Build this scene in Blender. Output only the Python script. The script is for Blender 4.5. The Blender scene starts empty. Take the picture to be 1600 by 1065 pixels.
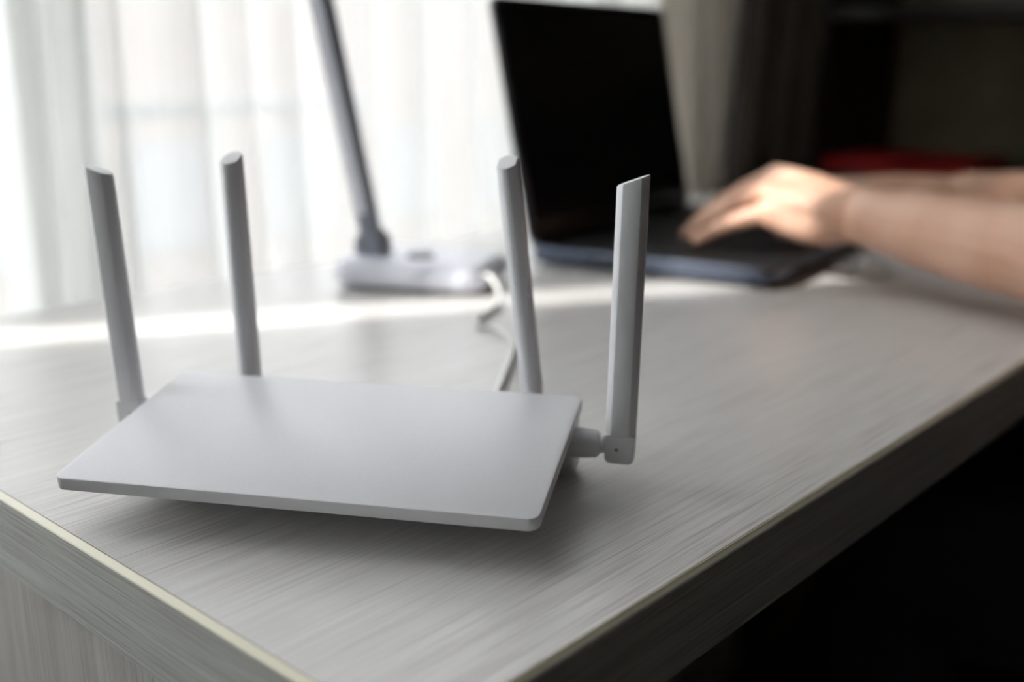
import bpy, bmesh, math, random
from mathutils import Vector, Matrix
random.seed(4)
S = bpy.context.scene
COL = S.collection
PI = math.pi
DZ = 0.75                                   # desk top height

# ------------------------------------------------------------------ camera
cam_d = bpy.data.cameras.new('camera')
cam = bpy.data.objects.new('camera', cam_d)
COL.objects.link(cam)
cam_d.sensor_width = 36.0
cam_d.lens = 36.0 * 1666.5 / 1600.0
cam_d.clip_start = 0.01
cam_d.clip_end = 200
pitch, roll = 0.2588, -0.0048
hx, hy = 0.73941, 0.67325
Fv = Vector((hx * math.cos(pitch), hy * math.cos(pitch), -math.sin(pitch)))
Rv = Vector((hy, -hx, 0))
Uv = Rv.cross(Fv)
R2 = Rv * math.cos(roll) + Uv * math.sin(roll)
U2 = -Rv * math.sin(roll) + Uv * math.cos(roll)
mw = Matrix((R2, U2, -Fv)).transposed().to_4x4()
mw.translation = Vector((-0.1752, -0.1982, DZ + 0.1893))
cam.matrix_world = mw
cam_d.dof.use_dof = True
cam_d.dof.focus_distance = 0.435
cam_d.dof.aperture_fstop = 3.7
S.camera = cam

# ------------------------------------------------------------------ world, sun, exposure
S.view_settings.view_transform = 'Standard'
S.view_settings.look = 'None'
S.view_settings.gamma = 1.0
S.view_settings.use_curve_mapping = False
S.view_settings.exposure = 0.0
S.cycles.use_denoising = True
S.cycles.max_bounces = 10
S.cycles.transparent_max_bounces = 16
S.cycles.sample_clamp_indirect = 6.0
S.cycles.caustics_reflective = False
S.cycles.caustics_refractive = False
world = bpy.data.worlds.new('world')
S.world = world
world.use_nodes = True
bg = world.node_tree.nodes['Background']
bg.inputs[0].default_value = (0.97, 0.975, 1.0, 1)
bg.inputs[1].default_value = 5.6

sun_d = bpy.data.lights.new('sun', 'SUN')
sun_d.energy = 7.8
sun_d.angle = math.radians(0.55)
sun_d.color = (1.0, 0.96, 0.925)
sun = bpy.data.objects.new('sun', sun_d)
COL.objects.link(sun)
el = math.radians(36)
sdir = Vector((0.871 * math.cos(el), -0.491 * math.cos(el), -math.sin(el)))
sun.rotation_euler = sdir.to_track_quat('-Z', 'Y').to_euler()
sun.location = (-4, 3, 5)

# ------------------------------------------------------------------ helpers
def obj(name, mesh, mat=None, parent=None, smooth=False):
    if isinstance(mesh, bmesh.types.BMesh):
        me = bpy.data.meshes.new(name)
        mesh.to_mesh(me)
        mesh.free()
    else:
        me = mesh
    o = bpy.data.objects.new(name, me)
    COL.objects.link(o)
    if mat is not None:
        for m in (mat if isinstance(mat, (list, tuple)) else [mat]):
            me.materials.append(m)
    if parent is not None:
        o.parent = parent
    if smooth:
        for p in me.polygons:
            p.use_smooth = True
        if smooth != 'all':
            try:
                me.set_sharp_from_angle(angle=math.radians(38))
            except Exception:
                pass
    return o

def tag(o, label=None, cat=None, group=None, kind=None):
    if label: o['label'] = label
    if cat: o['category'] = cat
    if group: o['group'] = group
    if kind: o['kind'] = kind
    return o

def empty(name, loc=(0, 0, 0), rz=0.0):
    o = bpy.data.objects.new(name, None)
    o.empty_display_size = 0.02
    COL.objects.link(o)
    o.location = loc
    o.rotation_euler = (0, 0, rz)
    return o

def box_bm(x0, x1, y0, y1, z0, z1, bevel=0.0, seg=2, bm=None):
    own = bm is None
    b = bmesh.new()
    bmesh.ops.create_cube(b, size=1.0)
    for v in b.verts:
        v.co = Vector(((x0 + x1) / 2 + v.co.x * (x1 - x0), (y0 + y1) / 2 + v.co.y * (y1 - y0), (z0 + z1) / 2 + v.co.z * (z1 - z0)))
    if bevel > 0:
        bmesh.ops.bevel(b, geom=list(b.edges), offset=bevel, segments=seg, profile=0.5, affect='EDGES')
    if own:
        return b
    me = bpy.data.meshes.new('tmp'); b.to_mesh(me); b.free(); bm.from_mesh(me); bpy.data.meshes.remove(me)
    return bm

def rounded_rect(x0, x1, y0, y1, r, n=6):
    pts = []
    for cx, cy, a0 in ((x1 - r, y1 - r, 0), (x0 + r, y1 - r, 90), (x0 + r, y0 + r, 180), (x1 - r, y0 + r, 270)):
        for k in range(n + 1):
            a = math.radians(a0 + 90 * k / n)
            pts.append((cx + r * math.cos(a), cy + r * math.sin(a)))
    return pts

def loft_bm(rings, cap=True, closed=True, bm=None):
    b = bm or bmesh.new()
    R = [[b.verts.new(p) for p in ring] for ring in rings]
    n = len(R[0])
    for i in range(len(R) - 1):
        for j in range(n if closed else n - 1):
            k = (j + 1) % n
            b.faces.new((R[i][j], R[i][k], R[i + 1][k], R[i + 1][j]))
    if cap:
        b.faces.new(list(reversed(R[0])))
        b.faces.new(R[-1])
    if bm is None:
        bmesh.ops.recalc_face_normals(b, faces=b.faces)
    return b

def prism_bm(pts, z0, z1, bev=0.0):
    """outline pts extruded from z0 to z1, edges rounded by bev (shrinks the outline at the ends)"""
    c = Vector((sum(p[0] for p in pts) / len(pts), sum(p[1] for p in pts) / len(pts)))
    n = len(pts)
    nrm = []
    for i in range(n):
        a = Vector(pts[i - 1]); d = Vector(pts[(i + 1) % n])
        t = (d - a).normalized()
        nrm.append(Vector((t.y, -t.x)))
    def ring(z, ins):
        return [(pts[i][0] - nrm[i].x * ins, pts[i][1] - nrm[i].y * ins, z) for i in range(n)]
    if bev <= 0:
        return loft_bm([ring(z0, 0), ring(z1, 0)])
    k = 1 - math.sqrt(.5)
    return loft_bm([ring(z0, bev), ring(z0 + bev * k, bev * k), ring(z0 + bev, 0), ring(z1 - bev, 0), ring(z1 - bev * k, bev * k), ring(z1, bev)])

def tube_rings(path, radii, n=12, up=Vector((0, 0, 1))):
    P = [Vector(p) for p in path]
    rings = []
    prev = None
    for i, p in enumerate(P):
        a = P[max(i - 1, 0)]; b = P[min(i + 1, len(P) - 1)]
        t = (b - a).normalized()
        if prev is None:
            u = up if abs(t.dot(up)) < .95 else Vector((1, 0, 0))
            x = t.cross(u).normalized()
        else:
            x = (prev - t * prev.dot(t)).normalized()
        prev = x
        y = x.cross(t).normalized()
        r = radii[i] if isinstance(radii, (list, tuple)) else radii
        rx, ry = r if isinstance(r, (list, tuple)) else (r, r)
        rings.append([p + x * (rx * math.cos(2 * PI * k / n)) + y * (ry * math.sin(2 * PI * k / n)) for k in range(n)])
    return rings

def catmull(pts, n=8):
    P = [Vector(p) for p in pts]
    P = [P[0] * 2 - P[1]] + P + [P[-1] * 2 - P[-2]]
    out = []
    for i in range(1, len(P) - 2):
        for k in range(n):
            t = k / n
            a, b, c, d = P[i - 1], P[i], P[i + 1], P[i + 2]
            out.append(0.5 * ((2 * b) + (c - a) * t + (2 * a - 5 * b + 4 * c - d) * t * t + (3 * b - a - 3 * c + d) * t ** 3))
    out.append(P[-2])
    return out

def cyl_bm(p0, p1, r0, r1=None, n=20, bev=0.0):
    p0, p1 = Vector(p0), Vector(p1)
    r1 = r0 if r1 is None else r1
    t = (p1 - p0).normalized()
    if bev > 0:
        path = [p0, p0 + t * bev, p1 - t * bev, p1]
        return loft_bm(tube_rings(path, [r0 - bev, r0, r1, r1 - bev], n))
    return loft_bm(tube_rings([p0, p1], [r0, r1], n))

def join_bm(bms):
    out = bmesh.new()
    for b in bms:
        me = bpy.data.meshes.new('tmp'); b.to_mesh(me); b.free()
        out.from_mesh(me); bpy.data.meshes.remove(me)
    return out

# ------------------------------------------------------------------ materials
def principled(name, col, rough=.5, metal=0.0, spec=.5, **kw):
    m = bpy.data.materials.new(name)
    m.use_nodes = True
    p = m.node_tree.nodes['Principled BSDF']
    p.inputs['Base Color'].default_value = (*col, 1)
    p.inputs['Roughness'].default_value = rough
    p.inputs['Metallic'].default_value = metal
    p.inputs['Specular IOR Level'].default_value = spec
    for k, v in kw.items():
        p.inputs[k].default_value = v
    return m

def add_noise_color(m, c1, c2, scale=(1, 1, 1), nscale=5.0, detail=4.0, lo=.35, hi=.65, bump=0.0, bdist=.001, coord='Object', fine=None):
    nt = m.node_tree; N = nt.nodes; L = nt.links
    p = N['Principled BSDF']
    tc = N.new('ShaderNodeTexCoord'); mp = N.new('ShaderNodeMapping')
    mp.inputs['Scale'].default_value = scale
    L.new(tc.outputs[coord], mp.inputs['Vector'])
    nz = N.new('ShaderNodeTexNoise')
    nz.inputs['Scale'].default_value = nscale; nz.inputs['Detail'].default_value = detail
    L.new(mp.outputs[0], nz.inputs['Vector'])
    cr = N.new('ShaderNodeValToRGB')
    cr.color_ramp.elements[0].position = lo; cr.color_ramp.elements[1].position = hi
    cr.color_ramp.elements[0].color = (*c1, 1); cr.color_ramp.elements[1].color = (*c2, 1)
    L.new(nz.outputs['Fac'], cr.inputs[0])
    L.new(cr.outputs[0], p.inputs['Base Color'])
    if bump > 0:
        b = N.new('ShaderNodeBump'); b.inputs['Strength'].default_value = bump; b.inputs['Distance'].default_value = bdist
        L.new(nz.outputs['Fac'], b.inputs['Height']); L.new(b.outputs[0], p.inputs['Normal'])
    return m

def wood_laminate(name, axis, c_dark, c_mid, c_light, rough=.32, spec=.5, warm=None):
    """grain runs along axis; fine dark pores, broad tone bands"""
    m = principled(name, c_mid, rough, spec=spec)
    nt = m.node_tree; N = nt.nodes; L = nt.links
    p = N['Principled BSDF']
    tc = N.new('ShaderNodeTexCoord')
    def mapped(along, across):
        mp = N.new('ShaderNodeMapping')
        s = [across] * 3
        s[axis] = along
        mp.inputs['Scale'].default_value = s
        L.new(tc.outputs['Object'], mp.inputs['Vector'])
        return mp
    def noise(mp, detail=3.0, rough_=.55, dist=0.0):
        nz = N.new('ShaderNodeTexNoise')
        nz.inputs['Scale'].default_value = 1.0; nz.inputs['Detail'].default_value = detail
        nz.inputs['Roughness'].default_value = rough_; nz.inputs['Distortion'].default_value = dist
        L.new(mp.outputs[0], nz.inputs['Vector'])
        return nz
    fine = noise(mapped(13.0, 820.0), 2.5, .55)          # thin pores
    mid = noise(mapped(5.0, 150.0), 3.0, .55, .3)
    broad = noise(mapped(1.6, 14.0), 2.0)
    def ramp(nz, lo, hi, a, b):
        cr = N.new('ShaderNodeMapRange')
        cr.inputs['From Min'].default_value = lo; cr.inputs['From Max'].default_value = hi
        cr.inputs['To Min'].default_value = a; cr.inputs['To Max'].default_value = b
        L.new(nz.outputs['Fac'], cr.inputs['Value'])
        return cr
    r_f = ramp(fine, .34, .535, 0.0, 1.0)
    r_m = ramp(mid, .35, .65, 0.0, 1.0)
    r_b = ramp(broad, .3, .7, 0.0, 1.0)
    mx1 = N.new('ShaderNodeMix'); mx1.data_type = 'RGBA'
    mx1.inputs['A'].default_value = (*c_mid, 1); mx1.inputs['B'].default_value = (*c_light, 1)
    L.new(r_m.outputs[0], mx1.inputs['Factor'])
    # pore strength grows where the broad band is high
    mul = N.new('ShaderNodeMath'); mul.operation = 'MULTIPLY'
    inv = N.new('ShaderNodeMath'); inv.operation = 'SUBTRACT'; inv.inputs[0].default_value = 1.0
    L.new(r_f.outputs[0], inv.inputs[1])
    L.new(inv.outputs[0], mul.inputs[0])
    ad = N.new('ShaderNodeMath'); ad.operation = 'MULTIPLY_ADD'; ad.inputs[1].default_value = .70; ad.inputs[2].default_value = .28
    L.new(r_b.outputs[0], ad.inputs[0]); L.new(ad.outputs[0], mul.inputs[1])
    mx2 = N.new('ShaderNodeMix'); mx2.data_type = 'RGBA'
    mx2.inputs['B'].default_value = (*c_dark, 1)
    L.new(mx1.outputs['Result'], mx2.inputs['A']); L.new(mul.outputs[0], mx2.inputs['Factor'])
    L.new(mx2.outputs['Result'], p.inputs['Base Color'])
    b = N.new('ShaderNodeBump'); b.inputs['Strength'].default_value = .22; b.inputs['Distance'].default_value = .0004
    L.new(r_f.outputs[0], b.inputs['Height']); L.new(b.outputs[0], p.inputs['Normal'])
    return m

def sheer(name, col, transp, transl, dif_col=None, gloss=0.0):
    m = bpy.data.materials.new(name); m.use_nodes = True
    nt = m.node_tree; N = nt.nodes; L = nt.links
    N.remove(N['Principled BSDF'])
    out = N['Material Output']
    tr = N.new('ShaderNodeBsdfTransparent'); tl = N.new('ShaderNodeBsdfTranslucent'); df = N.new('ShaderNodeBsdfDiffuse')
    tl.inputs[0].default_value = (*col, 1); df.inputs[0].default_value = (*(dif_col or col), 1)
    # weave density varies in vertical yarn streaks
    tc = N.new('ShaderNodeTexCoord'); mp = N.new('ShaderNodeMapping'); mp.inputs['Scale'].default_value = (70, 1, .4)
    nz = N.new('ShaderNodeTexNoise'); nz.inputs['Scale'].default_value = 1.0; nz.inputs['Detail'].default_value = 2.0
    L.new(tc.outputs['Object'], mp.inputs[0]); L.new(mp.outputs[0], nz.inputs['Vector'])
    mr = N.new('ShaderNodeMapRange'); mr.inputs['From Min'].default_value = .3; mr.inputs['From Max'].default_value = .7
    mr.inputs['To Min'].default_value = transp * .7; mr.inputs['To Max'].default_value = transp * 1.3
    L.new(nz.outputs['Fac'], mr.inputs['Value'])
    m1 = N.new('ShaderNodeMixShader'); m1.inputs[0].default_value = transl
    L.new(df.outputs[0], m1.inputs[1]); L.new(tl.outputs[0], m1.inputs[2])
    m2 = N.new('ShaderNodeMixShader')
    L.new(mr.outputs[0], m2.inputs[0]); L.new(m1.outputs[0], m2.inputs[1]); L.new(tr.outputs[0], m2.inputs[2])
    L.new(m2.outputs[0], out.inputs['Surface'])
    return m

def pane_glass(name):
    m = bpy.data.materials.new(name); m.use_nodes = True
    nt = m.node_tree; N = nt.nodes; L = nt.links
    N.remove(N['Principled BSDF'])
    out = N['Material Output']
    tr = N.new('ShaderNodeBsdfTransparent'); tr.inputs[0].default_value = (.975, .98, .98, 1)
    gl = N.new('ShaderNodeBsdfGlossy'); gl.inputs['Roughness'].default_value = .02
    mx = N.new('ShaderNodeMixShader'); mx.inputs[0].default_value = .05
    L.new(tr.outputs[0], mx.inputs[1]); L.new(gl.outputs[0], mx.inputs[2])
    L.new(mx.outputs[0], out.inputs['Surface'])
    return m

M = {}
M['top'] = wood_laminate('desk_laminate', 0, (.40, .375, .355), (.655, .64, .62), (.70, .69, .67), rough=.30)
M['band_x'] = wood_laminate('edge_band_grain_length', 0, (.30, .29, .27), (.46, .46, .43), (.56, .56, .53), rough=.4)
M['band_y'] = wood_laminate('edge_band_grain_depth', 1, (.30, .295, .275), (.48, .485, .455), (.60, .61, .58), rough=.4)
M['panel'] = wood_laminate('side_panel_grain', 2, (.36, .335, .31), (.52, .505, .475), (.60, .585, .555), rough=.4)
M['cream'] = principled('edge_band_cream_core', (.80, .77, .60), .35)
M['glue'] = principled('glue_line_brown', (.20, .13, .06), .6)
M['router'] = principled('router_white_plastic', (.80, .80, .82), .42, spec=.38)
add_noise_color(M['router'], (.75, .75, .775), (.77, .77, .795), nscale=900, detail=2, bump=.04, bdist=.0002)
M['router_dk'] = principled('router_socket_dark', (.03, .03, .03), .5)
M['metal'] = principled('metal_contact', (.6, .55, .4), .3, 1.0)
M['rubber'] = principled('rubber_grey', (.25, .25, .25), .8)
M['pin'] = principled('hinge_pin_grey', (.18, .18, .18), .5)
M['lap_body'] = principled('laptop_black_shell', (.016, .016, .018), .38)
add_noise_color(M['lap_body'], (.013, .013, .015), (.02, .02, .022), nscale=300, detail=2)
M['lap_side'] = principled('laptop_brushed_side', (.13, .15, .20), .26, .85)
M['lap_screen'] = principled('laptop_screen_off', (.004, .004, .006), .22, spec=.18)
M['lap_key'] = principled('laptop_key_black', (.012, .012, .013), .45)
M['lap_pad'] = principled('touchpad_dark', (.03, .03, .033), .3)
M['lamp'] = principled('lamp_white_plastic', (.78, .80, .89), .32)
M['lamp_arm'] = principled('lamp_arm_grey_plastic', (.25, .27, .32), .35)
M['lamp_dark'] = principled('lamp_dark_button', (.06, .06, .07), .4)
M['lamp_led'] = principled('lamp_diffuser_off', (.75, .75, .72), .5)
M['cable'] = principled('cable_white_pvc', (.74, .74, .72), .4)
M['skin'] = principled('skin', (.66, .40, .29), .45, spec=.4)
add_noise_color(M['skin'], (.64, .37, .255), (.73, .46, .335), nscale=22, detail=4, bump=.05, bdist=.001)
M['skin'].node_tree.nodes['Principled BSDF'].inputs['Subsurface Weight'].default_value = .15
M['skin'].node_tree.nodes['Principled BSDF'].inputs['Subsurface Radius'].default_value = (.012, .004, .002)
M['skin'].node_tree.nodes['Principled BSDF'].inputs['Subsurface Scale'].default_value = .5
M['nail'] = principled('fingernail', (.72, .47, .40), .3)
M['shirt'] = principled('shirt_charcoal_cotton', (.03, .03, .034), .9)
M['trousers'] = principled('trousers_dark_denim', (.02, .025, .04), .9)
M['hair'] = principled('hair_dark_brown', (.02, .013, .009), .55)
M['eye'] = principled('eye', (.05, .03, .02), .2)
M['lip'] = principled('lip', (.45, .2, .17), .5)
M['shoe'] = principled('shoe_black', (.02, .02, .02), .5)
M['sheer'] = sheer('sheer_white_voile', (.82, .83, .805), .385, .46)
M['taupe'] = sheer('taupe_drape_fabric', (.56, .51, .44), .005, .30, (.58, .53, .46))
M['brown'] = principled('dark_brown_drape_fabric', (.12, .105, .085), .95)
M['wall_w'] = principled('wall_white_paint', (.72, .72, .70), .8)
add_noise_color(M['wall_w'], (.83, .83, .81), (.86, .86, .84), nscale=40, detail=4, bump=.1)
M['wall_d'] = principled('wall_dark_paint', (.07, .065, .058), .9)
add_noise_color(M['wall_d'], (.085, .06, .042), (.11, .08, .056), nscale=30, detail=4)
M['ceil'] = principled('ceiling_paint', (.80, .80, .79), .9)
M['floor'] = principled('floor_dark_wood', (.03, .025, .02), .7, spec=.2)
add_noise_color(M['floor'], (.022, .015, .010), (.05, .034, .023), scale=(1, 14, 1), nscale=4, detail=5)
M['frame'] = principled('window_white_upvc', (.82, .83, .83), .35)
M['glass'] = pane_glass('window_glass')
M['wenge'] = principled('wenge_dark_wood', (.02, .017, .013), .5)
add_noise_color(M['wenge'], (.010, .0085, .007), (.028, .024, .018), scale=(1, 1, 14), nscale=6, detail=4)
M['olive'] = principled('cabinet_back_olive', (.06, .055, .036), .8)
add_noise_color(M['olive'], (.22, .20, .13), (.29, .265, .175), nscale=9, detail=5)
M['red'] = principled('red_cover', (.55, .004, .005), .55)
M['paper'] = principled('paper_edge', (.5, .02, .02), .8)
M['facade'] = principled('facade_pinkish_plaster', (.75, .66, .62), .9)
add_noise_color(M['facade'], (.27, .245, .235), (.30, .27, .26), nscale=2, detail=4)
M['concrete'] = principled('balcony_concrete', (.22, .22, .215), .9)
M['rail'] = principled('balcony_rail_grey', (.25, .26, .27), .5)
M['metal_rod'] = principled('rod_brushed_steel', (.5, .5, .5), .35, 1.0)

# ------------------------------------------------------------------ room shell
XL, XR, YB, YF, ZC = -2.6, 2.0, .74, -2.8, 2.55
WX0, WX1, WZ0, WZ1 = -2.35, 1.17, .58, 2.40
tag(obj('floor', box_bm(XL, XR, YF, YB, -.05, 0), M['floor']), kind='structure')
tag(obj('ceiling', box_bm(XL, XR, YF, YB, ZC, ZC + .05), M['ceil']), kind='structure')
wb = bmesh.new()
box_bm(XL, WX0, YB, YB + .22, 0, ZC, bm=wb)
box_bm(WX1, XR, YB, YB + .22, 0, ZC, bm=wb)
box_bm(WX0, WX1, YB, YB + .22, 0, WZ0, bm=wb)
box_bm(WX0, WX1, YB, YB + .22, WZ1, ZC, bm=wb)
tag(obj('wall_back', wb, M['wall_w']), kind='structure')
tag(obj('wall_left', box_bm(XL - .1, XL, YF, YB + .22, 0, ZC), M['wall_w']), kind='structure')
tag(obj('wall_right', box_bm(XR, XR + .1, YF, YB + .22, 0, ZC), M['wall_d']), kind='structure')
tag(obj('wall_front', box_bm(XL, XR, YF - .1, YF, 0, ZC), M['wall_d']), kind='structure')
tag(obj('baseboard_back', box_bm(XL, XR, YB - .015, YB, 0, .07, .004), M['frame']), kind='structure')

win = tag(empty('window_1', (0, YB + .10, 0)), kind='structure')
fr = .055
fb = bmesh.new()
box_bm(WX0, WX1, -.035, .035, WZ0, WZ0 + fr, .004, bm=fb)
box_bm(WX0, WX1, -.035, .035, WZ1 - fr, WZ1, .004, bm=fb)
box_bm(WX0, WX0 + fr, -.035, .035, WZ0 + fr, WZ1 - fr, .004, bm=fb)
box_bm(WX1 - fr, WX1, -.035, .035, WZ0 + fr, WZ1 - fr, .004, bm=fb)
obj('window_frame', fb, M['frame'], win)
mull = [-1.45, -.58, .30]
for x in mull:
    obj('mullion', box_bm(x - .04, x + .04, -.03, .03, WZ0 + fr, WZ1 - fr, .004), M['frame'], win)
xs = [WX0 + fr] + [v for x in mull for v in (x - .04, x + .04)] + [WX1 - fr]
for i in range(len(mull) + 1):
    obj('pane', box_bm(xs[2 * i], xs[2 * i + 1], -.004, .004, WZ0 + fr, WZ1 - fr), M['glass'], win)
hd = obj('handle', box_bm(.285, .315, -.055, -.03, 1.02, 1.10, .006), M['frame'], win)
obj('handle_lever', box_bm(.19, .31, -.075, -.055, 1.075, 1.10, .006), M['frame'], hd)
obj('window_sill', box_bm(WX0 - .02, WX1 + .02, -.10, -.02, WZ0 - .03, WZ0, .005), M['frame'], win)

# outside: balcony and a building across the street
bal = tag(empty('balcony', (0, YB + .22, 0)), 'grey balcony with a railing outside the window', 'balcony')
obj('slab', box_bm(-4.0, 1.9, 0, 1.35, -.12, .02), M['concrete'], bal)
obj('top_rail', box_bm(-4.0, 1.9, 1.27, 1.33, .80, .845, .008), M['rail'], bal)
obj('bottom_rail', box_bm(-4.0, 1.9, 1.28, 1.32, .10, .14, .006), M['rail'], bal)
for k in range(25):
    x = -3.9 + k * .24
    obj('baluster', box_bm(x - .009, x + .009, 1.29, 1.31, .14, .80), M['rail'], bal)
bld = tag(empty('apartment_building', (14, 14, -6)), 'pale pinkish apartment building seen faintly through the sheer curtain', 'building')
obj('wall', box_bm(-17, 17, 0, 6, 0, 8.6), M['facade'], bld)
obj('roof', box_bm(-17.2, 17.2, -.2, 6.2, 8.6, 8.8), M['concrete'], bld)
for i in range(14):
    for j in range(2):
        x = -16.3 + i * 2.4; z = 1.0 + j * 3.2
        f = obj('window_frame', box_bm(x, x + 1.3, -.06, .02, z, z + 1.6), M['rail'], bld)
        obj('window_pane', box_bm(x + .1, x + 1.2, -.075, -.06, z + .1, z + 1.5), M['rail'], f)
tag(obj('ground', box_bm(-60, 60, 1.6 + YB, 80, -6.2, -6.0), M['concrete']), kind='structure')

# added, out of view: screen blocks the sun except one sheet through its slot
sun_screen = tag(empty('added_sun_screen', (-4.2, .96, -6)), 'unseen tall slotted screen added outside, left of the window, to block the sun', 'building')
obj('wall', box_bm(0, .12, 0, 1.915, 0, 13), M['wall_w'], sun_screen)  # near part of the added sun screen
obj('screen_far_part', box_bm(0, .12, 2.082, 3.45, 0, 13), M['wall_w'], sun_screen)

# ------------------------------------------------------------------ curtains
def curtain_mesh(x0, x1, z0, z1, y, amp, wl, seed, profile=None, nz=14):
    rnd = random.Random(seed)
    width = x1 - x0
    # irregular fold positions
    knots = [0.0]
    while knots[-1] < width + wl:
        knots.append(knots[-1] + wl * rnd.uniform(.55, 1.5))
    amps = [rnd.uniform(.5, 1.25) for _ in knots]
    def fold(s):
        for i in range(len(knots) - 1):
            if s < knots[i + 1]:
                t = (s - knots[i]) / (knots[i + 1] - knots[i])
                a = amps[i] * (1 - t) + amps[i + 1] * t
                return a * (math.sin(2 * PI * t) + .25 * math.sin(4 * PI * t + i))
        return 0.0
    nx = max(24, int(width / .006))
    def span(z):
        if not profile: return x0, x1
        for (za, a0, a1), (zb, b0, b1) in zip(profile, profile[1:]):
            if za >= z >= zb:
                t = (za - z) / (za - zb)
                return a0 + (b0 - a0) * t, a1 + (b1 - a1) * t
        return profile[-1][1:] if z < profile[-1][0] else profile[0][1:]
    if profile: nz = 40
    verts, faces = [], []
    for j in range(nz + 1):
        q = j / nz
        z = z1 + (z0 - z1) * q
        for i in range(nx + 1):
            s = i / nx
            xa, xb = span(z)
            x = xa + (xb - xa) * s
            f = fold(s * width)
            # the folds wander a little on their way down
            f2 = fold(max(0, s * width + .012 * math.sin(3.1 * q + seed + 9 * s)))
            yy = y + amp * (f * (1 - q) + f2 * q) * (.55 + .45 * q)
            verts.append((x + .010 * math.sin(5 * q + 14 * s + seed), yy, z))
    for j in range(nz):
        for i in range(nx):
            a = j * (nx + 1) + i
            faces.append((a, a + 1, a + nx + 2, a + nx + 1))
    me = bpy.data.meshes.new('curtain')
    me.from_pydata(verts, [], faces)
    me.update()
    o_bm = bmesh.new(); o_bm.from_mesh(me); bpy.data.meshes.remove(me)
    return o_bm

CY = .690
c1 = obj('sheer_curtain', curtain_mesh(-.055, 1.19, .03, 2.43, CY, .026, .060, 3), M['sheer'], smooth='all')
tag(c1, 'white sheer curtain with soft vertical folds hanging behind the desk lamp', 'curtain')
c2 = obj('sheer_curtain', curtain_mesh(-2.4, -.180, .03, 2.43, CY, .026, .062, 8), M['sheer'], smooth='all')
tag(c2, 'white sheer curtain left of the sunlit gap, beyond the desk end', 'curtain')
c3 = obj('side_drape', curtain_mesh(1.02, 1.245, .03, 2.43, CY - .046, .009, .06, 5, [(2.43, 1.02, 1.36), (1.5, 1.02, 1.30), (1.02, 1.03, 1.237), (.76, 1.12, 1.192), (.03, 1.15, 1.20)]), M['taupe'], smooth='all')
tag(c3, 'taupe drape narrowing downward between the laptop screen and the dark drape', 'curtain')
c4 = obj('side_drape', curtain_mesh(1.235, 1.53, .03, 2.43, CY - .068, .012, .085, 11, [(2.43, 1.33, 1.58), (1.5, 1.275, 1.55), (1.02, 1.225, 1.485), (.76, 1.205, 1.44), (.03, 1.205, 1.44)]), M['brown'], smooth='all')
tag(c4, 'dark brown drape hanging between the taupe drape and the bookcase', 'curtain')
rod = obj('curtain_rod', cyl_bm((-2.5, CY - .02, 2.45), (1.7, CY - .02, 2.45), .012), M['metal_rod'], smooth=True)
tag(rod, 'brushed steel curtain rod above the window', 'curtain rod')

# ------------------------------------------------------------------ desk
DL, DW, DT = 1.20, .626, .0392
BT = .0026
desk = tag(empty('desk', (0, 0, 0)), 'pale grey wood grain desk carrying the router, lamp and laptop', 'desk')
wt = obj('worktop', box_bm(BT + .0003, DL - BT, BT + .0003, DW, DZ - DT, DZ), M['top'], desk)
def band(name, along_x, mat, lip=0.0):
    """edge band: outer face with printed grain, chamfered cream lip on top"""
    ch = .0024
    prof = [(0.0, -DT), (BT, -DT), (BT, -.00005), (BT - .0004, -.00005), (.0003 + lip, -ch * .75 + lip * .8), (lip * .35, -ch + lip * .5), (0.0, -ch)]
    b = bmesh.new()
    ends = (0.0, DL) if along_x else (0.0, DW)
    rings = []
    for t in ends:
        mit = 0
        rings.append([(t, p[0], DZ + p[1]) if along_x else (p[0], t, DZ + p[1]) for p in prof])
    b = loft_bm(rings)
    for f in b.faces:
        c = f.calc_center_median()
        if c.z > DZ - (ch * .55 if lip else ch + .0001) and len(f.verts) == 4:
            f.material_index = 1
    return obj(name, b, [mat, M['cream']], desk)
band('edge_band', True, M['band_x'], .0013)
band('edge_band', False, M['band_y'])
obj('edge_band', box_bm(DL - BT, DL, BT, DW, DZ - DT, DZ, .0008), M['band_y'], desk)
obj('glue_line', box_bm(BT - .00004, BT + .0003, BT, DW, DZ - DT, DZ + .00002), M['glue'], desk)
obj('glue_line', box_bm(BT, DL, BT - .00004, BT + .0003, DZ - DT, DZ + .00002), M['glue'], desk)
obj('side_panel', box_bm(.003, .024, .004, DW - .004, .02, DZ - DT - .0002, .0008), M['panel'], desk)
lf = bmesh.new()
for y in (.05, DW - .05):
    box_bm(DL - .06, DL - .02, y - .02, y + .02, .02, DZ - DT - .0002, .002, bm=lf)
obj('leg_frame', box_bm(DL - .06, DL - .02, .07, DW - .07, DZ - DT - .04, DZ - DT - .0002, .002, bm=lf), M['lap_body'], desk)
obj('modesty_panel', box_bm(.024, DL - .062, DW - .09, DW - .072, .03, DZ - DT - .0002, .0008), M['panel'], desk)
for x in (.0135, DL - .0135):
    for y in (.06, DW - .06):
        obj('foot', cyl_bm((x, y, 0), (x, y, .02), .010, .012), M['rubber'], desk, smooth=True)

# ------------------------------------------------------------------ router
RW, RD, TILT = .207, .1114, .1289
yaw_r = -.218 - .8322
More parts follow.
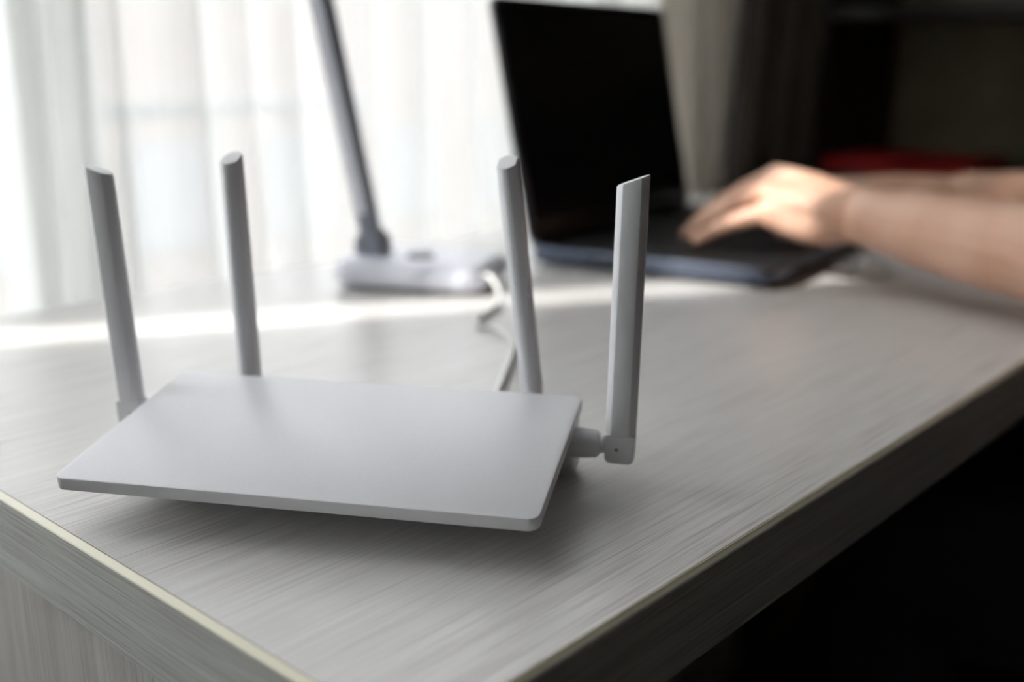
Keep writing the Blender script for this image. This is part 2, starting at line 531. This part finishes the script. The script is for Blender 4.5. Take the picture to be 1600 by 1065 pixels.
# front-left plate corner in desk coordinates
FLx = (-.19253 + .0286) * .67325 + (.41583 - .2630) * .73941
FLy = -(-.19253 + .0286) * .73941 + (.41583 - .2630) * .67325
router = tag(empty('wifi_router', (FLx, FLy, DZ), yaw_r), 'white flat wifi router with four upright antennas on the pale desk', 'router')
ZF = .02138
ct, st = math.cos(TILT), math.sin(TILT)
PT = .0058
pl = prism_bm(rounded_rect(0, RW, 0, RD, .0050, 8), -PT, 0, .0007)
for v in pl.verts:
    y, z = v.co.y, v.co.z
    v.co.y = y * ct - z * st
    v.co.z = ZF + y * st + z * ct
obj('top_plate', pl, M['router'], router, smooth=True)
def under(y):   # height of the plate's underside above the desk at depth y
    return ZF + y / ct * st - PT / ct + .0006
yb = RD * ct + PT * st - .0012
rings = []
for k, q in enumerate((0.0, .06, .55, 1.0)):
    ins = .020 * (1 - q) ** 1.2 + .0016
    yfr = .012 + .030 * (1 - q)
    ring = rounded_rect(ins, RW - ins, yfr, yb, .004, 4)
    r2 = []
    for (x, y) in ring:
        zt = under(y)
        zb = .0018
        r2.append((x, y, zb + (zt - zb) * q))
    rings.append(r2)
pod = []
for q in (0.0, .04, .9, 1.0):
    ring = []
    for (x, y) in rounded_rect(.0012 + (.0014 if q == 0 else 0), RW - .0012 - (.0014 if q == 0 else 0), .082 + .013 * (1 - q), yb, .003, 4):
        ring.append((x, y, .0018 + (under(y) - .0018) * q))
    pod.append(ring)
obj('base', join_bm([loft_bm(rings), loft_bm(pod)]), M['router'], router, smooth=True)
for x in (.035, RW - .035):
    for y in (.055, yb - .012):
        obj('foot', cyl_bm((x, y, 0), (x, y, .0022), .005), M['rubber'], router, smooth=True)
# rear sockets
for k in range(3):
    x0 = .098 + k * .017
    s = obj('network_socket', box_bm(x0, x0 + .0125, yb - .0030, yb + .0004, .0075, .0185, .0003), M['router_dk'], router)
    obj('contact', box_bm(x0 + .003, x0 + .0095, yb + .0002, yb + .0007, .0155, .0172), M['metal'], s)
obj('power_socket', cyl_bm((.078, yb - .003, .013), (.078, yb + .0006, .013), .0042), M['router_dk'], router, smooth=True)

def antenna(hub, outdir, lean_deg, zc, length=.122):
    """hub = (x, y) of the hinge in router space, outdir = unit vector of the connector axis"""
    ox, oy = outdir
    W2, T2 = .0069, .0046
    lean = math.radians(lean_deg)
    ax = Vector((math.sin(lean), 0, math.cos(lean)))       # blade axis
    H = Vector((hub[0], hub[1], zc))
    wv = Vector((ox, oy, 0)); wv = (wv - ax * wv.dot(ax)).normalized()
    tv = ax.cross(wv).normalized()
    # cross-section: flat broad faces, broad bevels to narrow rounded sides
    def section(W, T):
        q = [(-.60, -.99), (-.54, -1.03), (.54, -1.03), (.60, -.99), (.95, -.38), (1, -.22), (1, .22), (.95, .38), (.60, .99), (.54, 1.03), (-.54, 1.03), (-.60, .99), (-.95, .38), (-1, .22), (-1, -.22), (-.95, -.38)]
        return [(a * W, b * T) for a, b in q]
    slant = math.tan(math.radians(21))
    rings = []
    for h, k, sl in ((.0074, .84, 0), (.0092, 1.0, 0), (.03, 1.0, 0), (length * .6, 1.0, 0), (length - .0006, 1.0, 1), (length, .955, 1)):
        ring = []
        for a, b in section(W2, T2 * (.97 if h > .1 else 1.0)):
            a2, b2 = (a, b * k) if not sl else (a * (k if k < 1 else 1), b * k)
            ring.append(H + wv * a2 + tv * b2 + ax * (h + (a2 * slant if sl else 0)))
        rings.append(ring)
    bl = obj('antenna', loft_bm(rings), M['router'], router, smooth=True)
    # hinge block with rounded lower end
    prof = []
    for k in range(9):
        a = PI + PI * k / 8
        cx = math.cos(a); sx = math.sin(a)
        prof.append((W2 * .98 * (abs(cx) ** .45) * (1 if cx > 0 else -1), -.0006 + .0052 * -(abs(sx) ** .5)))
    prof += [(W2 * .98, .0080), (-W2 * .98, .0080)]
    rg = []
    for t, s in ((-T2 * .88, .93), (-T2 * .72, 1.0), (T2 * .72, 1.0), (T2 * .88, .93)):
        rg.append([H + wv * (a * s) + tv * t + ax * (b * (s if b < 0 else 1)) for a, b in prof])
    obj('hinge_block', loft_bm(rg), M['router'], bl, smooth=True)
    for s in (-1, 1):
        obj('hinge_pin', cyl_bm(H - wv * .0012 + ax * .0012 + tv * (s * T2 * .80), H - wv * .0012 + ax * .0012 + tv * (s * T2 * .905), .0009, n=12), M['pin'], bl, smooth=True)
    # swivel connector reaching back into the router body
    ax2 = Vector((ox, oy, 0))
    h0 = Vector((H.x, H.y, zc + .0022))
    path = [h0 - ax2 * d for d in (.0072, .0078, .0088, .0098, .0108, .0192, .0215, .030)]
    rad = [.0036, .0042, .0042, .0056, .0064, .0070, .0073, .0073]
    obj('connector', loft_bm(tube_rings(path, rad, 24)), M['router'], bl, smooth=True)
    return bl
antenna((RW + .0200, .0915), (1, 0), 1.5, .0172)
antenna((-.0180, .0915), (-1, 0), -2.7, .0176)
antenna((.0285, yb + .0185), (0, 1), -1.1, .0203)
antenna((.1800, yb + .0185), (0, 1), -6.2, .0212)

# ------------------------------------------------------------------ cable from lamp to router
cpts = [(.4505, .412, .0155), (.4500, .398, .0165), (.4440, .3845, .0145), (.4345, .3700, .0085), (.4240, .3620, .0030), (.4036, .3499, .0024), (.3851, .3424, .0024), (.3715, .3350, .0024), (.3640, .3255, .0024),
        (.3661, .3133, .0024), (.3586, .2939, .0024), (.3394, .2686, .0024), (.3027, .2398, .0024), (.2632, .2108, .0024), (.240, .194, .0024), (.222, .182, .004)]
cp = catmull([(x, y, DZ + z) for x, y, z in cpts], 8)
cb = obj('power_cable', loft_bm(tube_rings(cp, .0022, 10)), M['cable'], smooth='all')
tag(cb, 'thin white cable curling across the desk from lamp base to behind the router', 'cable')

# ------------------------------------------------------------------ desk lamp
lx, ly = .4275, .470
lamp = tag(empty('desk_lamp', (lx, ly, DZ), math.radians(-64)), 'white folding desk lamp with slanted grey arm standing before the curtain', 'desk lamp')
# base: long rounded wedge, local x = long axis (towards the laptop), local y away from camera
out = rounded_rect(-.080, .060, -.046, .052, .022, 8)
rings = []
for z, ins in ((0.003, .006), (.006, .002), (.012, 0.0), (.020, .002), (.0245, .006), (.0265, .012)):
    n = len(out); ring = []
    for i in range(n):
        a = Vector(out[i - 1]); d = Vector(out[(i + 1) % n]); t = (d - a).normalized()
        x = out[i][0] - t.y * ins; y = out[i][1] + t.x * ins
        zz = z
        if z > .015:
            zz = z - .004 * max(0, (x + .02) / .10)
        ring.append((x, y, zz))
    rings.append(ring)
lb = obj('base', loft_bm(rings), M['lamp'], lamp, smooth=True)
obj('foot_pad', prism_bm(rounded_rect(-.070, .050, -.036, .042, .018, 6), 0, .004), M['rubber'], lamp)
obj('button', cyl_bm((-.0075, -.008, .022), (-.0075, -.008, .0275), .012, n=24, bev=.001), M['lamp_dark'], lamp, smooth=True)
lamp.location = (.452, .466, DZ)
def lam(x, y, z):
    return Vector((x, y, z))
hinge = Vector((-.053, -.004, .034))
obj('hinge', join_bm([cyl_bm(hinge + Vector((0, -.0125, 0)), hinge + Vector((0, .0125, 0)), .013, n=28, bev=.002),
                      box_bm(-.068, -.038, -.016, .008, .018, .030, .004)]), M['lamp_arm'], lamp, smooth=True)
adir = Vector((-.105, -.165, .98)).normalized()
tip = hinge + adir * .40
side = Vector((0, 1, 0)); side = (side - adir * side.dot(adir)).normalized(); fwd = adir.cross(side).normalized()
rings = []
for d, k in ((.004, .86), (.008, 1.0), (.2, 1.0), (.39, 1.0), (.396, .86)):
    sec = rounded_rect(-.0095 * k, .0095 * k, -.0075 * k, .0075 * k, .0035 * k, 4)
    rings.append([hinge + adir * d + side * a + fwd * b for a, b in sec])
arm_o = obj('arm', loft_bm(rings), M['lamp_arm'], lamp, smooth=True)
obj('arm_highlight', loft_bm([[hinge + adir * d + side * a + fwd * b for a, b in ((-.0101, -.004), (-.0101, .004), (-.0094, .004), (-.0094, -.004))] for d in (.03, .38)]), M['lamp'], arm_o)  # pale strip puts the arm's bluish highlight in as colour
obj('elbow', cyl_bm(tip + Vector((0, -.016, 0)), tip + Vector((0, .016, 0)), .014, n=24, bev=.002), M['lamp_arm'], lamp, smooth=True)
head = obj('lamp_head', box_bm(tip.x - .02, tip.x + .33, tip.y - .021, tip.y + .021, tip.z + .004, tip.z + .020, .005, 3), M['lamp'], lamp, smooth=True)
obj('diffuser', box_bm(tip.x + .06, tip.x + .32, tip.y - .016, tip.y + .016, tip.z + .002, tip.z + .0045, .001), M['lamp_led'], head)

# ------------------------------------------------------------------ laptop
LW, LD, LH, LTH, LT = .351, .238, .231, math.radians(11.2), .0185
lap = tag(empty('laptop', (.612, .228, DZ), .149), 'open black laptop with a dark screen facing the typing hands', 'laptop')
bb = prism_bm(rounded_rect(0, LW, 0, LD, .010, 6), .003, LT, .0018)
for v in bb.verts:                     # the shell thins towards the front edge
    if v.co.z < .008:
        v.co.z += .0035 * max(0, 1 - v.co.y / .08)
base = obj('base', bb, M['lap_side'], lap, smooth=True)
obj('deck', prism_bm(rounded_rect(.0025, LW - .0025, .0025, LD - .0025, .008, 6), LT - .001, LT + .0006), M['lap_body'], lap)
obj('touchpad', prism_bm(rounded_rect(.105, .215, .014, .086, .004, 4), LT, LT + .0011), M['lap_pad'], lap)
for x in (.03, LW - .03):
    for y in (.02, LD - .02):
        obj('rubber_foot', cyl_bm((x, y, 0), (x, y, .0075), .007), M['rubber'], lap, smooth=True)
for k in range(3):
    obj('side_port', box_bm(-.0004, .002, .12 + k * .022, .134 + k * .022, .0095, .0145, .0002), M['router_dk'], base)
key_proto = None
def key(x, y, w):
    global key_proto
    if key_proto is None or w != 1:
        b = box_bm(-.0078 * w - .0009 * (w - 1), .0078 * w + .0009 * (w - 1), -.0076, .0076, 0, .0016, .0007, 1)
        o = obj('key', b, M['lap_key'], lap)
        if w == 1: key_proto = o
    else:
        o = key_proto.copy(); COL.objects.link(o); o.parent = lap
    o.location = (x, y, LT + .0007)
ky0 = .106
for r in range(5):
    if r == 0:
        for k in range(4): key(.022 + k * .0186, ky0, 1)
        key(.1385, ky0, 5)
        for k in range(7): key(.203 + k * .0186, ky0, 1)
    else:
        off = (0, .004, .0, .002, 0)[r]
        for k in range(17): key(.022 + k * .0186 + off * .4, ky0 + r * .0182, 1)
for k in range(17):
    key(.022 + k * .0186, ky0 + 5 * .0182, 1)
for x0, x1 in ((.008, LW - .008),):
    obj('hinge', cyl_bm((x0, LD - .0005, LT + .0002), (x1, LD - .0005, LT + .0002), .0042, n=16), M['lap_key'], lap, smooth=True)
Ml = Matrix.Translation(Vector((0, LD - .002, LT))) @ Matrix.Rotation(PI / 2 - LTH, 4, 'X')
lid = prism_bm(rounded_rect(0, LW, .002, LH, .010, 6), -.0035, .0035, .001)
bmesh.ops.transform(lid, matrix=Ml, verts=lid.verts)
lid_o = obj('lid', lid, M['lap_body'], lap, smooth=True)
sc = prism_bm(rounded_rect(.008, LW - .008, .020, LH - .009, .002, 3), .0030, .0042)
bmesh.ops.transform(sc, matrix=Ml, verts=sc.verts)
obj('screen', sc, M['lap_screen'], lid_o)
wc = cyl_bm((LW / 2, LH - .0048, .003), (LW / 2, LH - .0048, .0045), .0015, n=12)
bmesh.ops.transform(wc, matrix=Ml, verts=wc.verts)
obj('webcam', wc, M['lap_pad'], lid_o)

# small white block with a metal tip, by the laptop
pg = tag(empty('small_white_block', (.738, .193, DZ), .5), 'small white block lying beside the front of the laptop under the wrist', 'small_item')
obj('body', box_bm(-.014, .014, -.009, .009, 0, .011, .003, 3), M['cable'], pg, smooth=True)
obj('connector', box_bm(.013, .025, -.006, .006, .003, .008, .0006), M['metal'], pg)

# ------------------------------------------------------------------ bookcase at the right wall
BX0, BX1 = 1.60, 1.93
BY0, BY1 = -.50, .72
bc = tag(empty('bookcase', (BX0, 0, 0)), 'tall dark wood bookcase with open shelves behind the hands', 'bookcase')
D_ = BX1 - BX0
obj('side_board', box_bm(0, D_, BY1 - .022, BY1, 0, 2.1, .001), M['wenge'], bc)
obj('side_board', box_bm(0, D_, BY0, BY0 + .022, 0, 2.1, .001), M['wenge'], bc)
obj('back_panel', box_bm(D_ - .006, D_, BY0, BY1, .05, 2.1), M['olive'], bc)
for z in (.05, .40, .735, 1.012, 1.40, 1.75, 2.08):
    obj('shelf', box_bm(.002, D_ - .006, BY0 + .022, BY1 - .022, z - .011, z + .011, .001), M['wenge'], bc)
rb = tag(empty('red_book', (1.73, .560, .746), math.radians(2)), 'red hardback book lying flat on the dark bookcase shelf', 'book')
obj('cover', box_bm(-.10, .10, -.128, .128, .019, .022, .001), M['red'], rb)
obj('cover', box_bm(-.10, .10, -.128, .128, 0, .003, .001), M['red'], rb)
obj('spine', box_bm(-.103, -.10, -.128, .128, 0, .022, .001), M['red'], rb)
obj('page_block', box_bm(-.0999, .096, -.124, .124, .003, .019), M['paper'], rb)

# ------------------------------------------------------------------ person typing
def sweep(path, radii, n=16, cap_round=True):
    """closed tapered tube with rounded ends; radii may be (rx, ry)"""
    P = [Vector(p) for p in path]
    rr = [r if isinstance(r, (list, tuple)) else (r, r) for r in radii]
    if cap_round:
        t0 = (P[0] - P[1]).normalized(); t1 = (P[-1] - P[-2]).normalized()
        r0, r1 = min(rr[0]), min(rr[-1])
        A = [P[0] + t0 * (r0 * math.sin(a)) for a in (1.45, 1.0, .5)]
        Ra = [(rr[0][0] * math.cos(a), rr[0][1] * math.cos(a)) for a in (1.45, 1.0, .5)]
        B = [P[-1] + t1 * (r1 * math.sin(a)) for a in (.5, 1.0, 1.45)]
        Rb = [(rr[-1][0] * math.cos(a), rr[-1][1] * math.cos(a)) for a in (.5, 1.0, 1.45)]
        P = A + P + B; rr = Ra + rr + Rb
    return loft_bm(tube_rings(P, rr, n))

def smooth_sweep(path, radii, n=16, sub=5):
    P = catmull(path, sub)
    rr = [r if isinstance(r, (list, tuple)) else (r, r) for r in radii]
    Q = catmull([(a, b, 0) for a, b in rr], sub)
    return sweep(P, [(max(q.x, .001), max(q.y, .001)) for q in Q], n)

def fuse(name, bms, voxel, mat, parent=None, smooth_it=6):
    o = obj(name, join_bm(bms), None)
    md = o.modifiers.new('r', 'REMESH'); md.mode = 'VOXEL'; md.voxel_size = voxel; md.use_smooth_shade = True
    ms = o.modifiers.new('s', 'SMOOTH'); ms.factor = .5; ms.iterations = smooth_it
    dg = bpy.context.evaluated_depsgraph_get()
    me = bpy.data.meshes.new_from_object(o.evaluated_get(dg))
    old = o.data
    o.modifiers.clear()
    o.data = me
    bpy.data.meshes.remove(old)
    me.materials.clear(); me.materials.append(mat)
    for p in me.polygons: p.use_smooth = True
    if parent: o.parent = parent
    return o

Z = DZ
# left arm (nearest the camera): positions measured against the desk
def V(x, y, z): return Vector((x, y, z + DZ))
def arm(side, shoulder, elbow, wrist, knuck, fingers, thumb, palm_up):
    out = []
    out.append(smooth_sweep([shoulder, shoulder.lerp(elbow, .5), elbow], [.050, .046, .040]))
    f1 = elbow.lerp(wrist, .30); f2 = elbow.lerp(wrist, .62)
    out.append(smooth_sweep([elbow, f1 + Vector((0, 0, .002)), f2, wrist], [.039, .0365, .0335, (.0285, .0245)]))
    pc = sum(knuck, Vector()) / 4
    # palm: four metacarpals plus a filling core
    for k in knuck:
        out.append(smooth_sweep([wrist, wrist.lerp(k, .55) + palm_up * .003, k], [.019, .0145, .0112]))
    out.append(smooth_sweep([wrist, wrist.lerp(pc, .5), pc], [(.027, .021), (.034, .016), (.034, .0115)]))
    # heel of the hand on both edges
    out.append(smooth_sweep([wrist, wrist.lerp(knuck[3], .5) - palm_up * .010, knuck[3] - palm_up * .004], [.018, .0175, .011]))
    out.append(smooth_sweep([wrist, wrist.lerp(thumb[0], .6), thumb[0], thumb[1], thumb[2]], [.018, .0185, .0125, .0105, .0085]))
    for k, f in zip(knuck, fingers):
        pts = [k] + f
        out.append(smooth_sweep(pts, [.0100, .0083, .0075, .0061], n=12))
    return out

L_sh, L_el, L_wr = Vector((.615, -.215, 1.075)), V(.606, -.070, .046), V(.690, .184, .059)
L_kn = [V(.716, .272, .082), V(.697, .274, .086), V(.677, .268, .076), V(.661, .258, .060)]
L_fi = [[V(.712, .306, .066), V(.705, .327, .050), V(.701, .340, .034)],
        [V(.690, .310, .067), V(.684, .334, .050), V(.681, .348, .033)],
        [V(.670, .303, .060), V(.664, .328, .045), V(.661, .342, .031)],
        [V(.653, .289, .049), V(.648, .308, .039), V(.646, .322, .030)]]
L_th = [V(.733, .232, .050), V(.742, .262, .040), V(.733, .286, .032)]
R_sh, R_el, R_wr = Vector((.985, -.215, 1.075)), V(1.050, -.060, .042), V(.955, .195, .050)
R_kn = [V(.915, .288, .054), V(.934, .292, .055), V(.953, .288, .052), V(.968, .278, .047)]
R_fi = [[V(.906, .325, .054), V(.902, .344, .044), V(.900, .352, .032)],
        [V(.927, .333, .054), V(.922, .353, .044), V(.920, .361, .032)],
        [V(.947, .326, .050), V(.943, .345, .041), V(.941, .353, .031)],
        [V(.966, .309, .045), V(.964, .326, .038), V(.962, .336, .031)]]
R_th = [V(.905, .246, .042), V(.893, .276, .036), V(.899, .300, .033)]
up = Vector((0, 0, 1))
B = arm(-1, L_sh, L_el, L_wr, L_kn, L_fi, L_th, up) + arm(1, R_sh, R_el, R_wr, R_kn, R_fi, R_th, up)
CXP, CYP = .80, -.27
# torso, neck, head, legs
B.append(smooth_sweep([(CXP, CYP - .06, .52), (CXP, CYP - .05, .66), (CXP, CYP - .02, .84), (CXP, CYP + .02, 1.00), (CXP, CYP + .03, 1.10)],
                      [(.165, .115), (.150, .105), (.160, .110), (.175, .110), (.115, .070)], 24))
B.append(smooth_sweep([L_sh, Vector((CXP, CYP + .04, 1.09)), R_sh], [.052, .070, .052]))
B.append(smooth_sweep([(CXP, CYP + .03, 1.08), (CXP, CYP + .05, 1.17), (CXP, CYP + .07, 1.22)], [.062, .054, .056]))
hc = Vector((CXP, CYP + .085, 1.305))
def ellipsoid(c, r, n=20):
    b = bmesh.new()
    bmesh.ops.create_uvsphere(b, u_segments=n, v_segments=n // 2 + 2, radius=1)
    for v in b.verts:
        v.co = Vector((c[0] + v.co.x * r[0], c[1] + v.co.y * r[1], c[2] + v.co.z * r[2]))
    return b
B.append(ellipsoid(hc + Vector((0, -.008, .02)), (.076, .095, .098)))
B.append(ellipsoid(hc + Vector((0, .020, -.045)), (.058, .070, .065)))
B.append(smooth_sweep([hc + Vector((0, .082, .022)), hc + Vector((0, .100, -.010)), hc + Vector((0, .098, -.022))], [.008, .012, .013], 10))
for s in (-1, 1):
    B.append(ellipsoid(hc + Vector((s * .078, -.008, -.002)), (.010, .018, .032), 12))
    hipp = Vector((CXP + s * .09, CYP - .05, .535)); kne = Vector((CXP + s * .115, CYP + .40, .525)); ank = Vector((CXP + s * .115, CYP + .42, .10))
    B.append(smooth_sweep([hipp, hipp.lerp(kne, .5), kne], [.085, .075, .058]))
    B.append(smooth_sweep([kne, kne.lerp(ank, .35), ank], [.056, .056, .036]))
    B.append(smooth_sweep([ank + Vector((0, -.04, -.06)), ank + Vector((0, .06, -.06)), ank + Vector((0, .15, -.07))], [(.034, .034), (.042, .03), (.036, .022)]))
person = fuse('person', B, .0026, M['skin'], smooth_it=4)
tag(person, 'person with bare forearms, both hands typing on the open black laptop', 'person')
# clothing
T = [smooth_sweep([(CXP, CYP - .06, .55), (CXP, CYP - .05, .66), (CXP, CYP - .02, .84), (CXP, CYP + .02, 1.00), (CXP, CYP + .03, 1.105)],
                  [(.180, .130), (.165, .120), (.172, .122), (.186, .121), (.122, .080)], 24),
     smooth_sweep([L_sh, Vector((CXP, CYP + .04, 1.09)), R_sh], [.062, .078, .062])]
for sh, elb in ((L_sh, L_el), (R_sh, R_el)):
    T.append(smooth_sweep([sh, sh.lerp(elb, .3), sh.lerp(elb, .58)], [.062, .061, .060]))
fuse('shirt', T, .006, M['shirt'], person)
T = []
for s in (-1, 1):
    hipp = Vector((CXP + s * .09, CYP - .05, .535)); kne = Vector((CXP + s * .115, CYP + .40, .525)); ank = Vector((CXP + s * .115, CYP + .42, .10))
    T.append(smooth_sweep([hipp, hipp.lerp(kne, .5), kne], [.098, .086, .069]))
    T.append(smooth_sweep([kne, kne.lerp(ank, .35), ank + Vector((0, 0, .03))], [.067, .066, .052]))
T.append(smooth_sweep([(CXP, CYP - .06, .50), (CXP, CYP - .05, .62)], [(.178, .128), (.168, .124)]))
fuse('trousers', T, .007, M['trousers'], person)
for s in (-1, 1):
    ank = Vector((CXP + s * .115, CYP + .42, .10))
    fuse('shoe', [smooth_sweep([ank + Vector((0, -.045, -.058)), ank + Vector((0, .06, -.058)), ank + Vector((0, .16, -.066))], [(.042, .042), (.050, .040), (.042, .030)]),
                  smooth_sweep([ank + Vector((0, 0, -.03)), ank + Vector((0, 0, .02))], [.044, .044])], .006, M['shoe'], person)
fuse('hair', [ellipsoid(hc + Vector((0, -.020, .032)), (.085, .098, .098)), ellipsoid(hc + Vector((0, -.055, -.02)), (.072, .055, .075)),
              ellipsoid(hc + Vector((0, .045, .092)), (.060, .050, .030))], .005, M['hair'], person)
for s in (-1, 1):
    obj('eye', ellipsoid(hc + Vector((s * .032, .076, .018)), (.014, .012, .008), 12), M['eye'], person, smooth='all')
    obj('eyebrow', ellipsoid(hc + Vector((s * .033, .082, .040)), (.020, .006, .004), 10), M['hair'], person, smooth='all')
obj('lips', ellipsoid(hc + Vector((0, .086, -.052)), (.024, .008, .008), 12), M['lip'], person, smooth='all')
# fingernails on the near hand and the far hand
for fi in (L_fi, R_fi):
    for f in fi:
        d = (f[2] - f[1]).normalized()
        nrm = Vector((0, 1, 0)); nrm = (nrm - d * nrm.dot(d)).normalized()
        b = ellipsoid((0, 0, 0), (.0042, .0058, .0011), 10)
        xx = d.cross(nrm).normalized()
        mt = Matrix((xx, d, nrm)).transposed().to_4x4(); mt.translation = f[2] + nrm * .0053 + d * .001
        bmesh.ops.transform(b, matrix=mt, verts=b.verts)
        obj('fingernail', b, M['nail'], person, smooth='all')

# chair carrying the person (outside the picture, to the right)
ch = tag(empty('office_chair', (CXP, CYP - .06, 0)), 'black office chair under the person typing', 'chair')
obj('seat', prism_bm(rounded_rect(-.23, .23, -.20, .22, .06, 6), .375, .432, .015), M['shirt'], ch, smooth=True)
obj('backrest', box_bm(-.20, .20, -.27, -.215, .55, 1.02, .02, 3), M['shirt'], ch, smooth=True)
obj('back_support', box_bm(-.03, .03, -.29, -.268, .36, .80, .005), M['rubber'], ch)
obj('seat_bracket', box_bm(-.03, .03, -.29, .05, .345, .375, .005), M['rubber'], ch)
obj('column', cyl_bm((0, 0, .07), (0, 0, .35), .025), M['rubber'], ch, smooth=True)
for k in range(5):
    a = 2 * PI * k / 5 + .3
    lg = obj('leg', loft_bm(tube_rings([(0, 0, .085), (.27 * math.cos(a), .27 * math.sin(a), .065)], [.02, .014], 8)), M['rubber'], ch, smooth=True)
    cx_, cy_ = .27 * math.cos(a), .27 * math.sin(a)
    obj('castor', cyl_bm((cx_ - .012 * math.sin(a), cy_ + .012 * math.cos(a), .027), (cx_ + .012 * math.sin(a), cy_ - .012 * math.cos(a), .027), .027, n=16), M['rubber'], lg, smooth=True)
